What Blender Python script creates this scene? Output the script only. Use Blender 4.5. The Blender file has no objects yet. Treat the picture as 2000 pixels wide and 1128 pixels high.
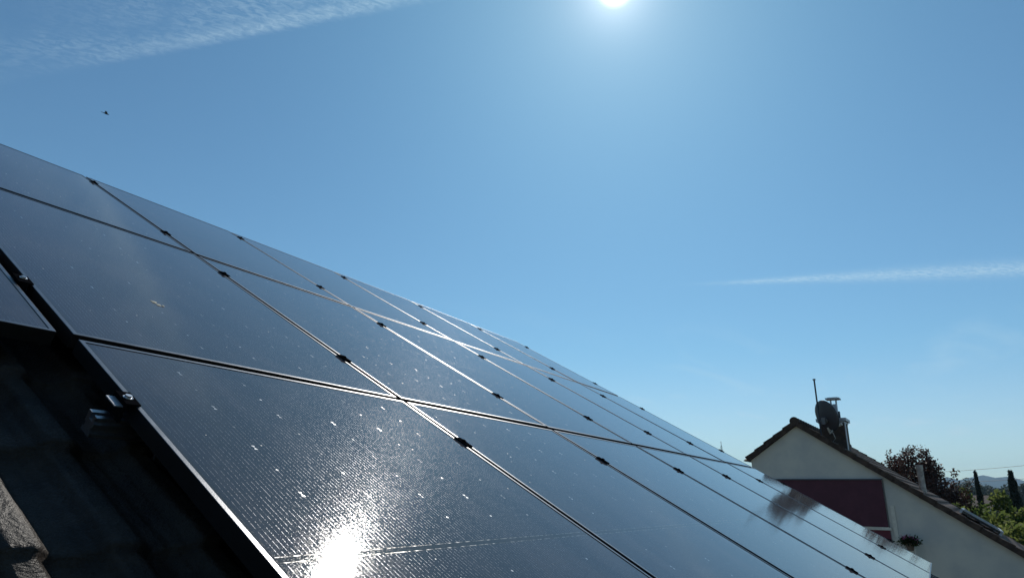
import bpy, bmesh, math, random
import numpy as np
from mathutils import Vector, Matrix

R = math.radians
S = bpy.context.scene
C = S.collection
rnd = random.Random(7)

# ------------------------------------------------------------------ camera
CAMZ = 6.2
PITCH = 29.7                                    # pitch of the roof that carries the panels
FPX = 1264.8                                    # focal length in pixels of a 2000 px wide picture
a_c = np.array([0.529483, -0.26638787, 0.80540999])      # eave direction (camera right, up, forward)
b_c = np.array([0.72937112, -0.34187618, -0.59256936])   # down the slope
n_c = np.array([0.43320378, 0.90119819, 0.01327799])     # roof normal
t_c = np.array([-3.6043004, 1.10158492, 3.59881078])     # top left corner of the array
q = R(PITCH)
flip = np.array([1, 1, -1.0])
Zc = (math.cos(q)*n_c - math.sin(q)*b_c)*flip
Xc = a_c*flip
Zc = Zc/np.linalg.norm(Zc)
Xc = Xc - Zc*(Xc@Zc); Xc = Xc/np.linalg.norm(Xc)
Yc = np.cross(Zc, Xc)
M = np.array([Xc, Yc, Zc])                      # camera axes -> world axes
CAM = np.array([0, 0, CAMZ])

cam_d = bpy.data.cameras.new('camera'); cam = bpy.data.objects.new('camera', cam_d); C.objects.link(cam)
cam_d.sensor_width = 36.0; cam_d.lens = 36.0*FPX/2000.0
cam_d.clip_start = 0.02; cam_d.clip_end = 60000
m4 = Matrix([list(M[0])+[0], list(M[1])+[0], list(M[2])+[CAMZ], [0, 0, 0, 1]])
cam.matrix_world = m4
S.camera = cam
S.render.resolution_x = 1024; S.render.resolution_y = 577

def ray(x, y):
    """world direction of a photograph pixel (2000 x 1128)"""
    return M@np.array([(x-1000)/FPX, (564-y)/FPX, -1.0])
def at(x, y, d):
    """world point seen at a pixel, at horizontal distance d"""
    r = ray(x, y); return Vector(CAM + r*(d/math.hypot(r[0], r[1])))

# ------------------------------------------------------------------ light
sd = ray(1201, -23); sd = sd/np.linalg.norm(sd)
sun_el = math.asin(sd[2]); sun_az = math.atan2(sd[0], sd[1])
S.view_settings.view_transform = 'Standard'
S.view_settings.look = 'None'
S.view_settings.gamma = 1.0
S.view_settings.use_curve_mapping = False
S.view_settings.exposure = -0.13

sun_d = bpy.data.lights.new('sun', 'SUN'); sun = bpy.data.objects.new('sun', sun_d); C.objects.link(sun)
sun_d.energy = 4.5; sun_d.angle = R(0.55); sun_d.color = (1.0, 0.95, 0.87)
sun.rotation_euler = Vector(sd).to_track_quat('Z', 'Y').to_euler()
sun.location = (20, 8, 40)

# ---- node helpers
class NT:
    def __init__(s, tree): s.t = tree; s.n = tree.nodes; s.l = tree.links
    def node(s, typ, **kw):
        nd = s.n.new(typ)
        for k, v in kw.items(): setattr(nd, k, v)
        return nd
    def put(s, inp, v):
        if v is None: return
        if isinstance(v, bpy.types.NodeSocket): s.l.new(v, inp)
        else:
            try: inp.default_value = v
            except Exception: inp.default_value = (v[0], v[1], v[2], 1) if hasattr(v, '__len__') else (v, v, v, 1)
    def m(s, op, a, b=None, c=None, clamp=False):
        nd = s.node('ShaderNodeMath', operation=op, use_clamp=clamp)
        s.put(nd.inputs[0], a); s.put(nd.inputs[1], b)
        if c is not None: s.put(nd.inputs[2], c)
        return nd.outputs[0]
    def vm(s, op, a, b=None):
        nd = s.node('ShaderNodeVectorMath', operation=op)
        s.put(nd.inputs[0], a)
        if b is not None: s.put(nd.inputs[1], b)
        return nd.outputs['Value'] if op in ('DOT_PRODUCT', 'LENGTH', 'DISTANCE') else nd.outputs[0]
    def mix(s, f, a, b, mode='MIX'):
        nd = s.node('ShaderNodeMix', data_type='RGBA', blend_type=mode)
        s.put(nd.inputs[0], f)
        for i, v in ((6, a), (7, b)):
            if isinstance(v, bpy.types.NodeSocket): s.l.new(v, nd.inputs[i])
            else: nd.inputs[i].default_value = (v[0], v[1], v[2], 1)
        return nd.outputs[2]
    def ss(s, v, lo, hi, to0=0.0, to1=1.0):
        nd = s.node('ShaderNodeMapRange', interpolation_type='SMOOTHSTEP')
        s.put(nd.inputs[0], v); s.put(nd.inputs[1], lo); s.put(nd.inputs[2], hi); nd.inputs[3].default_value = to0; nd.inputs[4].default_value = to1
        return nd.outputs[0]
    def noise(s, vec, scale, detail=4, rough=0.55, dist=0.0):
        nd = s.node('ShaderNodeTexNoise'); s.put(nd.inputs['Vector'], vec)
        nd.inputs['Scale'].default_value = scale; nd.inputs['Detail'].default_value = detail
        nd.inputs['Roughness'].default_value = rough; nd.inputs['Distortion'].default_value = dist
        return nd.outputs[0]
    def comb(s, x, y, z=0.0):
        nd = s.node('ShaderNodeCombineXYZ'); s.put(nd.inputs[0], x); s.put(nd.inputs[1], y); s.put(nd.inputs[2], z); return nd.outputs[0]
    def sep(s, v):
        nd = s.node('ShaderNodeSeparateXYZ'); s.put(nd.inputs[0], v); return nd.outputs

# ------------------------------------------------------------------ sky
W = bpy.data.worlds.new('World'); S.world = W; W.use_nodes = True
nt = NT(W.node_tree); nt.n.clear()
sky = nt.node('ShaderNodeTexSky', sky_type='NISHITA')
sky.sun_disc = False; sky.sun_elevation = sun_el; sky.sun_rotation = sun_az
sky.altitude = 300; sky.air_density = 1.0; sky.dust_density = 0.2; sky.ozone_density = 0.9
tc = nt.node('ShaderNodeTexCoord')
D = nt.vm('NORMALIZE', tc.outputs['Generated'])
hue = nt.node('ShaderNodeHueSaturation')
hue.inputs['Saturation'].default_value = 1.0
nt.l.new(sky.outputs[0], hue.inputs['Color'])
col = nt.mix(1.0, hue.outputs[0], (0.685, 1.035, 1.12), 'MULTIPLY')      # cool white balance
# bright air round the sun
cs = nt.m('MINIMUM', nt.vm('DOT_PRODUCT', D, tuple(sd)), 1.0)
ang = nt.m('ARCCOSINE', cs)
def expo(k, s_): return nt.m('MULTIPLY', nt.m('EXPONENT', nt.m('MULTIPLY', ang, -1.0/R(k))), s_)
core = nt.m('MULTIPLY', nt.ss(ang, R(0.3), R(1.7), 1.0, 0.0), 18.0)
glow = nt.m('ADD', nt.m('ADD', expo(1.6, 11.0), expo(5.0, 1.8)), core)
glowc = nt.mix(1.0, glow, (1.0, 0.98, 0.94), 'MULTIPLY')
wide = nt.m('EXPONENT', nt.m('MULTIPLY', nt.m('POWER', nt.m('DIVIDE', ang, R(24.0)), 2.0), -1.0))
glowc = nt.mix(1.0, glowc, nt.mix(1.0, wide, (0.32, 1.20, 1.5), 'MULTIPLY'), 'ADD')
# cirrus and contrails on a layer high above: direction / height
dx, dy, dz = nt.sep(D)
zz = nt.m('MAXIMUM', dz, 0.02)
px_, py_ = nt.m('DIVIDE', dx, zz), nt.m('DIVIDE', dy, zz)
def lay(x, y): r = ray(x, y); return np.array([r[0]/r[2], r[1]/r[2]])
def band(p0, p1, lo, hi, side, fade0, fade1):
    """coordinates along and across a straight trail from layer point p0 to p1"""
    A, B = lay(*p0), lay(*p1); L = np.linalg.norm(B-A); e = (B-A)/L
    nrm = np.array([-e[1], e[0]]); up = lay(*side)-A
    if up@nrm < 0: nrm = -nrm
    qx = nt.m('SUBTRACT', px_, float(A[0])); qy = nt.m('SUBTRACT', py_, float(A[1]))
    t = nt.m('ADD', nt.m('MULTIPLY', qx, float(e[0]/L)), nt.m('MULTIPLY', qy, float(e[1]/L)))
    w = nt.m('ADD', nt.m('MULTIPLY', qx, float(nrm[0]/L)), nt.m('MULTIPLY', qy, float(nrm[1]/L)))
    return t, w
# wide broken trail at upper left: crisp lower edge, ripples above
t, w = band((0, 168), (850, 2), 0, 1, (0, 0), 0, 1)
v = nt.comb(nt.m('ADD', nt.m('MULTIPLY', t, 62.0), nt.m('MULTIPLY', w, 60.0)), nt.m('SUBTRACT', nt.m('MULTIPLY', w, 55.0), nt.m('MULTIPLY', t, 14.0)))
n1 = nt.noise(v, 1.0, 6, 0.62, 0.8)
n2 = nt.noise(nt.comb(nt.m('MULTIPLY', t, 5.0), nt.m('MULTIPLY', w, 9.0)), 1.0, 3, 0.5, 0.4)
wj = nt.m('ADD', w, nt.m('MULTIPLY', nt.m('SUBTRACT', n1, 0.5), 0.018))
edge = nt.m('MULTIPLY', nt.ss(wj, -0.008, 0.016), nt.ss(wj, 0.015, 0.055, 1.0, 0.0))
edge = nt.m('MULTIPLY', edge, nt.ss(t, 0.12, 0.55, 0.16, 1.0))
body = nt.m('MULTIPLY', nt.ss(wj, 0.0, 0.03), nt.ss(wj, 0.05, 0.22, 1.0, 0.0))
body = nt.m('MULTIPLY', nt.m('MULTIPLY', body, nt.ss(n1, 0.34, 0.70)), nt.ss(n2, 0.30, 0.55))
c1 = nt.m('MULTIPLY', nt.m('ADD', nt.m('MULTIPLY', edge, nt.ss(n1, 0.25, 0.7, 0.35, 1.0)), nt.m('MULTIPLY', body, 1.0)), nt.ss(t, -0.2, 0.85, 0.30, 1.0))
c1 = nt.m('MULTIPLY', c1, nt.ss(t, 0.88, 1.12, 1.0, 0.0))
# thin trail at right
t2, w2 = band((1310, 557), (2000, 524), 0, 1, (1345, 400), 0, 1)
n3 = nt.noise(nt.comb(nt.m('MULTIPLY', t2, 22.0), nt.m('MULTIPLY', w2, 190.0)), 1.0, 5, 0.6, 0.6)
wk = nt.m('ADD', w2, nt.m('MULTIPLY', nt.m('SUBTRACT', n3, 0.5), 0.045))
half = nt.m('MULTIPLY', nt.ss(t2, 0.0, 1.0, 0.016, 0.070), 1.0)
c2 = nt.m('EXPONENT', nt.m('MULTIPLY', nt.m('POWER', nt.m('DIVIDE', nt.m('ABSOLUTE', wk), half), 2.0), -1.0))
c2 = nt.m('MULTIPLY', nt.m('MULTIPLY', c2, nt.ss(t2, 0.0, 0.35)), nt.ss(n3, 0.2, 0.65, 0.45, 1.0))
n5 = nt.noise(nt.comb(nt.m('ADD', nt.m('MULTIPLY', t2, 60.0), nt.m('MULTIPLY', w2, 70.0)), nt.m('MULTIPLY', w2, 60.0)), 1.0, 5, 0.65, 0.8)
c2 = nt.m('MULTIPLY', c2, nt.ss(n5, 0.28, 0.68, 0.15, 1.0))
# low faint cirrus near the horizon
n4 = nt.noise(nt.comb(nt.m('MULTIPLY', px_, 0.55), nt.m('MULTIPLY', py_, 1.6)), 1.0, 5, 0.6, 0.5)
c3 = nt.m('MULTIPLY', nt.m('MULTIPLY', nt.ss(n4, 0.52, 0.75), nt.ss(dz, 0.02, 0.08)), nt.ss(dz, 0.16, 0.3, 1.0, 0.0))
cl = nt.m('ADD', nt.m('ADD', nt.m('MULTIPLY', c1, 0.21), nt.m('MULTIPLY', c2, 0.52)), nt.m('MULTIPLY', c3, 0.2), clamp=True)
col = nt.mix(cl, col, (7.6, 9.8, 10.8))
low = nt.ss(dz, 0.03, 0.22, 1.0, 0.0)                       # whiter air low over the land
col = nt.mix(1.0, col, nt.mix(1.0, low, (1.5, 0.1, -1.0), 'MULTIPLY'), 'ADD')
col = nt.mix(1.0, col, glowc, 'ADD')
bg = nt.node('ShaderNodeBackground'); bg.inputs['Strength'].default_value = 0.09
nt.l.new(col, bg.inputs['Color'])
wo = nt.node('ShaderNodeOutputWorld'); nt.l.new(bg.outputs[0], wo.inputs[0])

# ------------------------------------------------------------------ materials
def mat(name, color=(.5, .5, .5), rough=.6, metal=0.0, spec=.5, var=0.0, vscale=8.0, bump=0.0, bscale=40.0, color2=None, trans=0.0, coat=0.0):
    m = bpy.data.materials.new(name); m.use_nodes = True
    k = NT(m.node_tree); p = k.n['Principled BSDF']
    p.inputs['Base Color'].default_value = (*color, 1); p.inputs['Roughness'].default_value = rough
    p.inputs['Metallic'].default_value = metal; p.inputs['Specular IOR Level'].default_value = spec
    p.inputs['Coat Weight'].default_value = coat
    t_ = k.node('ShaderNodeTexCoord')
    if var or color2:
        nz = k.noise(t_.outputs['Object'], vscale, 5, 0.6)
        c2 = color2 or tuple(c*(1-var) for c in color)
        k.l.new(k.mix(k.ss(nz, 0.35, 0.65), color, c2), p.inputs['Base Color'])
    if bump:
        nz = k.noise(t_.outputs['Object'], bscale, 5, 0.6)
        b = k.node('ShaderNodeBump'); b.inputs['Strength'].default_value = bump; b.inputs['Distance'].default_value = 0.01
        k.l.new(nz, b.inputs['Height']); k.l.new(b.outputs[0], p.inputs['Normal'])
    if trans:
        tr = k.node('ShaderNodeBsdfTranslucent'); mx = k.node('ShaderNodeMixShader'); mx.inputs[0].default_value = trans
        src = p.inputs['Base Color'].links[0].from_socket if p.inputs['Base Color'].links else None
        if src: k.l.new(src, tr.inputs[0])
        else: tr.inputs[0].default_value = (*color, 1)
        k.l.new(p.outputs[0], mx.inputs[1]); k.l.new(tr.outputs[0], mx.inputs[2])
        k.l.new(mx.outputs[0], k.n['Material Output'].inputs[0])
    return m

def glass_material():
    m = bpy.data.materials.new('solar_cells_under_glass'); m.use_nodes = True
    k = NT(m.node_tree); p = k.n['Principled BSDF']
    t_ = k.node('ShaderNodeTexCoord'); O = t_.outputs['Object']; x, y, z = k.sep(O)
    info = k.node('ShaderNodeObjectInfo')
    off = k.vm('ADD', O, k.comb(k.m('MULTIPLY', info.outputs['Random'], 37.0), k.m('MULTIPLY', info.outputs['Random'], 91.0)))
    def fr(v, pitch, sh=0.5):      # signed distance to nearest multiple of pitch
        return k.m('MULTIPLY', k.m('SUBTRACT', k.m('FRACT', k.m('ADD', k.m('DIVIDE', v, pitch), sh)), 0.5), pitch)
    ay = k.m('ABSOLUTE', y)
    yy = k.m('SUBTRACT', ay, 0.010)
    inx = k.m('LESS_THAN', k.m('ABSOLUTE', x), 0.546); iny = k.m('MULTIPLY', k.m('LESS_THAN', ay, 0.852), k.m('GREATER_THAN', yy, 0.0))
    inside = k.m('MULTIPLY', inx, iny)
    # hair-thin wires down the cells
    dw = k.m('ABSOLUTE', fr(x, 0.01138))
    nz = k.noise(off, 60.0, 4, 0.7)
    wire = k.m('MULTIPLY', k.m('LESS_THAN', dw, 0.00030), inside)
    nzw = k.noise(off, 260.0, 2, 0.6)
    wire = k.m('MULTIPLY', wire, k.ss(nzw, 0.42, 0.60, 0.0, 1.0))
    # gaps between the cells
    gx = k.m('LESS_THAN', k.m('ABSOLUTE', fr(x, 0.182)), 0.0011)
    gy = k.m('LESS_THAN', k.m('ABSOLUTE', fr(yy, 0.0935)), 0.0008)
    gap = k.m('MAXIMUM', k.m('MAXIMUM', gx, gy), k.m('SUBTRACT', 1.0, inside))
    # bow-tie and dot reflectors where cell corners meet
    adx = k.m('ABSOLUTE', fr(x, 0.182)); ady = k.m('ABSOLUTE', fr(yy, 0.187))
    bow = k.m('MULTIPLY', k.m('LESS_THAN', ady, 0.0085), k.m('LESS_THAN', adx, k.m('MULTIPLY', ady, 0.55)))
    ady2 = k.m('ABSOLUTE', fr(yy, 0.187, 0.0))
    dot = k.m('LESS_THAN', k.m('ADD', adx, ady2), 0.0040)
    refl = k.m('MULTIPLY', k.m('MAXIMUM', bow, dot), k.m('MULTIPLY', k.m('LESS_THAN', k.m('ABSOLUTE', x), 0.53), k.m('MULTIPLY', k.m('LESS_THAN', ay, 0.84), k.m('GREATER_THAN', ay, 0.03))))
    lw = k.noise(off, 9.0, 2, 0.5)
    refl = k.m('MULTIPLY', refl, k.ss(lw, 0.42, 0.60, 0.12, 1.0))
    # two silver ribbons in the middle
    rib = k.m('MULTIPLY', k.m('LESS_THAN', k.m('ABSOLUTE', k.m('SUBTRACT', ay, 0.0075)), 0.0011), inx)
    rib = k.m('MULTIPLY', rib, k.ss(nz, 0.4, 0.7, 0.0, 1.0))
    # dust, smears and specks on top
    dust = k.noise(k.comb(k.m('MULTIPLY', k.sep(off)[0], 1.0), k.m('MULTIPLY', k.sep(off)[1], 0.35)), 7.0, 6, 0.65, 0.4)
    fine = k.noise(off, 520.0, 3, 0.8)
    vor = k.node('ShaderNodeTexVoronoi', feature='F1'); vor.inputs['Scale'].default_value = 34.0; k.l.new(off, vor.inputs['Vector'])
    vr = k.sep(vor.outputs['Color'])
    speck = k.m('MULTIPLY', k.m('LESS_THAN', vor.outputs['Distance'], k.m('MULTIPLY', k.m('POWER', vr[0], 6.0), 0.10)), k.m('GREATER_THAN', vr[1], 0.5))
    dust2 = k.m('MULTIPLY', k.ss(dust, 0.36, 0.72, 0.3, 1.0), 0.075)
    cellc = k.mix(vr[2], (0.0045, 0.007, 0.017), (0.0065, 0.009, 0.020))
    c = k.mix(gap, cellc, (0.004, 0.004, 0.005))
    c = k.mix(wire, c, (0.13, 0.135, 0.15))
    c = k.mix(rib, c, (0.16, 0.16, 0.16))
    c = k.mix(refl, c, (0.42, 0.42, 0.42))
    c = k.mix(dust2, c, (0.46, 0.39, 0.37))
    c = k.mix(speck, c, (0.45, 0.43, 0.38))
    k.l.new(c, p.inputs['Base Color'])
    met = k.m('MAXIMUM', k.m('MAXIMUM', wire, refl), rib)
    met = k.m('MULTIPLY', met, k.m('SUBTRACT', 1.0, speck))
    k.l.new(met, p.inputs['Metallic'])
    p.inputs['Roughness'].default_value = 0.30
    p.inputs['Specular IOR Level'].default_value = 0.0
    p.inputs['Coat Weight'].default_value = 1.0; p.inputs['Coat IOR'].default_value = 1.40
    grain = k.noise(off, 430.0, 1, 0.5)
    rr = k.m('ADD', k.m('ADD', k.ss(grain, 0.54, 0.70, 0.022, 0.125), k.ss(dust, 0.3, 0.8, 0.0, 0.012)), k.m('MULTIPLY', speck, 0.4))
    p.inputs['Sheen Weight'].default_value = 0.045; p.inputs['Sheen Roughness'].default_value = 0.45; p.inputs['Sheen Tint'].default_value = (1.0, .86, .80, 1)
    k.l.new(rr, p.inputs['Coat Roughness'])
    b = k.node('ShaderNodeBump'); b.inputs['Strength'].default_value = 1.0; b.inputs['Distance'].default_value = 0.000028
    k.l.new(fine, b.inputs['Height']); k.l.new(b.outputs[0], p.inputs['Coat Normal']); k.l.new(b.outputs[0], p.inputs['Normal'])
    return m

M_glass = glass_material()
M_frame = mat('black_anodised_frame', (.006, .006, .007), .45, 0.0, .35, var=.2, vscale=30, bump=.05, bscale=300)
M_lip = mat('pale_metal_frame_lip', (.22, .22, .23), .33, 1.0, .5, var=.25, vscale=25, bump=.05, bscale=300)  # top faces of the frame, paler and more metallic than its sides
M_clamp = mat('black_clamp', (.006, .006, .007), .9, 0, .0)
M_steel = mat('stainless_steel', (.55, .56, .58), .32, 1.0, bump=.1, bscale=90)
M_alu = mat('mill_aluminium', (.45, .46, .49), .30, 1.0, bump=.06, bscale=60)
M_tile = mat('dark_roof_tile', (.020, .016, .014), .42, 0, .20, color2=(.034, .027, .022), vscale=14, bump=.5, bscale=110)
M_tile2 = mat('brown_roof_tile', (.085, .058, .045), .7, 0, .3, color2=(.15, .105, .08), vscale=4, bump=.5, bscale=60)
M_tile3 = mat('weathered_verge_tile', (.038, .026, .022), .8, 0, .2, color2=(.075, .05, .04), vscale=6, bump=.5, bscale=60)
M_wall = mat('cream_render', (.54, .515, .47), .92, 0, .2, color2=(.45, .44, .425), vscale=1.3, bump=.25, bscale=120)
M_trim = mat('pale_trim', (.60, .56, .50), .7, var=.2, vscale=6)
M_purple = mat('burgundy_cloth', (.090, .036, .052), .85, 0, .15, var=.15, vscale=3, bump=.1, bscale=30)
M_maroon = mat('maroon_cloth', (.13, .035, .05), .85, 0, .2, var=.15, vscale=3)
M_brick = mat('dark_slate_cladding', (.062, .045, .038), .7, 0, .2, color2=(.095, .068, .052), vscale=9, bump=.4, bscale=30)
M_galv = mat('galvanised_sheet', (.42, .43, .46), .45, .7, var=.25, vscale=8)
M_dish = mat('dark_grey_dish', (.055, .058, .068), .5, .2)
M_mast = mat('dark_mast', (.035, .04, .055), .5, .3)
M_grey = mat('grey_plastic', (.11, .11, .115), .5)
M_wood = mat('grey_weathered_pipe', (.52, .46, .40), .6, 0, color2=(.28, .23, .19), vscale=7, bump=.3, bscale=30)
M_bark = mat('bark', (.09, .065, .05), .9, bump=.6, bscale=20, var=.4, vscale=6)
M_leafc = mat('copper_leaves', (.068, .030, .024), .6, 0, .25, color2=(.042, .023, .018), vscale=1.2, trans=.25)
M_leafr = mat('rusty_leaves', (.10, .040, .028), .6, 0, .3, color2=(.055, .035, .025), vscale=1.2, trans=.25)
M_leafg = mat('yellow_green_leaves', (.16, .185, .055), .7, 0, .12, color2=(.060, .10, .020), vscale=.9, trans=.6)
M_leafd = mat('dark_green_leaves', (.040, .060, .024), .7, 0, .12, color2=(.025, .040, .018), vscale=.8, trans=.25)
M_leafm = mat('mid_green_leaves', (.050, .068, .040), .7, 0, .15, color2=(.035, .05, .035), vscale=.3, trans=.25)
M_cyp = mat('cypress_leaves', (.030, .042, .030), .8, 0, .12, color2=(.022, .032, .024), vscale=2, trans=.12)
M_pink = mat('pink_petals', (.75, .14, .42), .6, trans=.3, var=.3, vscale=20)
M_terra = mat('pale_plaster_pot', (.12, .09, .075), .8, var=.2, vscale=10)
M_ground = mat('meadow', (.07, .09, .035), .95, 0, .1, color2=(.12, .11, .05), vscale=.03)
M_hill = mat('wooded_hill', (.022, .042, .034), 1.0, 0, .02, color2=(.030, .050, .036), vscale=.004)
M_wire = mat('wire', (.10, .10, .10), .6)
M_bird = mat('dark_feathers', (.02, .02, .025), .7)
M_drop = mat('chalky_dropping', (.62, .58, .46), .9, var=.4, vscale=200)
M_collector = mat('collector_glass', (.02, .03, .05), .08, 0, .6)
M_gutter = mat('zinc_gutter', (.30, .31, .33), .4, .8)
M_house2 = mat('white_render', (.7, .68, .64), .9, 0, .2, var=.1)
M_redroof = mat('red_clay_roof', (.22, .09, .06), .8, 0, .3, var=.3, vscale=2)
M_dark = mat('dark_window', (.02, .02, .025), .1, 0, .6)

# ------------------------------------------------------------------ object helpers
def tag(o, label=None, cat=None, group=None, kind=None):
    for k_, v_ in (('label', label), ('category', cat), ('group', group), ('kind', kind)):
        if v_: o[k_] = v_
    return o
def empty(name, label, cat, loc=(0, 0, 0), rot=(0, 0, 0), group=None):
    o = bpy.data.objects.new(name, None); C.objects.link(o); o.empty_display_size = .1
    o.location = loc; o.rotation_euler = rot
    return tag(o, label, cat, group)
class MB:
    def __init__(s): s.v = []; s.f = []; s.sm = []
    def add(s, vs, fs, smooth=False):
        b = len(s.v); s.v += [tuple(v) for v in vs]; s.f += [tuple(b+i for i in f) for f in fs]; s.sm += [smooth]*len(fs)
    def box(s, lo, hi, mtx=None):
        (x0, y0, z0), (x1, y1, z1) = lo, hi
        vs = [(x0, y0, z0), (x1, y0, z0), (x1, y1, z0), (x0, y1, z0), (x0, y0, z1), (x1, y0, z1), (x1, y1, z1), (x0, y1, z1)]
        if mtx is not None: vs = [mtx@Vector(v) for v in vs]
        s.add(vs, [(0, 3, 2, 1), (4, 5, 6, 7), (0, 1, 5, 4), (1, 2, 6, 5), (2, 3, 7, 6), (3, 0, 4, 7)])
    def tube(s, pts, rad, n=10, caps=True):
        pts = [Vector(p) for p in pts]; rad = rad if hasattr(rad, '__len__') else [rad]*len(pts)
        base = len(s.v); up = Vector((0, 0, 1)); fs = []; vs = []
        for i, p in enumerate(pts):
            d = (pts[min(i+1, len(pts)-1)]-pts[max(i-1, 0)]).normalized()
            e = d.cross(up if abs(d.z) < .95 else Vector((1, 0, 0))).normalized(); g = d.cross(e)
            for j in range(n):
                t = 2*math.pi*j/n; vs.append(p+(e*math.cos(t)+g*math.sin(t))*rad[i])
        for i in range(len(pts)-1):
            for j in range(n):
                fs.append((i*n+j, i*n+(j+1) % n, (i+1)*n+(j+1) % n, (i+1)*n+j))
        s.add(vs, fs, True)
        if caps:
            s.add(vs[:n], [tuple(range(n))]); s.add(vs[-n:], [tuple(reversed(range(n)))])
    def prism(s, poly, axis, lo, hi, mtx=None):
        """poly in the two axes other than `axis` (cyclic order), extruded lo..hi"""
        def mk(p, h):
            v = [0, 0, 0]; v[axis] = h; v[(axis+1) % 3] = p[0]; v[(axis+2) % 3] = p[1]
            return mtx@Vector(v) if mtx is not None else Vector(v)
        n = len(poly); vs = [mk(p, lo) for p in poly]+[mk(p, hi) for p in poly]
        fs = [tuple(range(n-1, -1, -1)), tuple(range(n, 2*n))]+[(i, (i+1) % n, n+(i+1) % n, n+i) for i in range(n)]
        s.add(vs, fs)
    def build(s, name, m, parent=None, loc=None, rot=None):
        me = bpy.data.meshes.new(name); me.from_pydata(s.v, [], s.f); me.validate()
        if len(s.sm) == len(me.polygons): me.polygons.foreach_set('use_smooth', s.sm)
        me.materials.append(m); me.update()
        bm = bmesh.new(); bm.from_mesh(me); bmesh.ops.recalc_face_normals(bm, faces=bm.faces) if len(me.polygons) < 4000 else None; bm.to_mesh(me); bm.free()
        o = bpy.data.objects.new(name, me); C.objects.link(o)
        if parent is not None: o.parent = parent
        if loc is not None: o.location = loc
        if rot is not None: o.rotation_euler = rot
        return o
def fast_mesh(name, verts, quads, m, parent=None, smooth=False):
    me = bpy.data.meshes.new(name); nv, nf = len(verts), len(quads); k_ = quads.shape[1]
    me.vertices.add(nv); me.vertices.foreach_set('co', np.asarray(verts, np.float32).ravel())
    me.loops.add(nf*k_); me.loops.foreach_set('vertex_index', np.asarray(quads, np.int32).ravel())
    me.polygons.add(nf); me.polygons.foreach_set('loop_start', np.arange(0, nf*k_, k_, dtype=np.int32))
    me.update(calc_edges=True); me.validate()
    if smooth: me.polygons.foreach_set('use_smooth', [True]*nf)
    me.materials.append(m)
    o = bpy.data.objects.new(name, me); C.objects.link(o)
    if parent is not None: o.parent = parent
    return o
def copy_tree(o, parent=None):
    c = o.copy(); C.objects.link(c)
    if parent is not None: c.parent = parent
    for ch in list(kids.get(o.name, [])): copy_tree(ch, c)
    return c
kids = {}

# ------------------------------------------------------------------ ground, hills
def struct(o): o['kind'] = 'structure'; return o
g = MB(); g.add([(-26000, -26000, 0), (26000, -26000, 0), (26000, 26000, 0), (-26000, 26000, 0)], [(0, 1, 2, 3)])
struct(g.build('ground', M_ground))

def ridge_strip(name, d, az0, az1, hfun, depth, n=160):
    vs, fs = [], []
    for i in range(n+1):
        az = az0+(az1-az0)*i/n; h = hfun(az)
        for j, (dd, k_) in enumerate(((-depth, 0.0), (-depth*.55, .45), (-depth*.2, .85), (0, 1.0), (depth*.5, .7), (depth, 0))):
            rr = d+dd; zz_ = h*k_*(1+.08*math.sin(az*310+j*2.1))
            vs.append((rr*math.sin(az), rr*math.cos(az), max(zz_, 0)-.5))
    for i in range(n):
        for j in range(5): k_ = i*6+j; fs.append((k_, k_+1, k_+7, k_+6))
    return fast_mesh(name, np.array(vs), np.array(fs), M_hill, smooth=True)
def az_of(x): r = ray(x, 960); return math.atan2(r[0], r[1])
azL, azR = az_of(1300), az_of(2000)
def far_h(az):
    u = (az-azL)/(azR-azL)
    e = 0.0315+0.0022*math.sin(u*5.2+.6)+0.0012*math.sin(u*17)+0.0005*math.sin(u*61)+0.0045*math.exp(-((u-.93)/.045)**2)
    return e*5200
struct(ridge_strip('mountains', 5200, azL-.7, azR+.9, far_h, 1100))
def near_h(az):
    u = (az-azL)/(azR-azL)
    return (0.013+0.003*math.sin(u*9+2)+0.0016*math.sin(u*31))*2200
struct(ridge_strip('hills', 2200, azL-.7, azR+.9, near_h, 500))

# ------------------------------------------------------------------ the roof with the solar array
CW, RH = 1.154, 1.76835                         # column and row pitch
PW, PL, PT = 1.130, 1.735, 0.035                # panel width, length, thickness
A0 = Vector(CAM + M@(t_c*flip))
RX = Vector((1, 0, 0)); RB = Vector((0, -math.cos(q), -math.sin(q))); RN = Vector((0, -math.sin(q), math.cos(q)))
def roof_pt(u, v, h=0.0): return A0 + RX*u + RB*v + RN*h
TILE_H = -0.136

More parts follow.
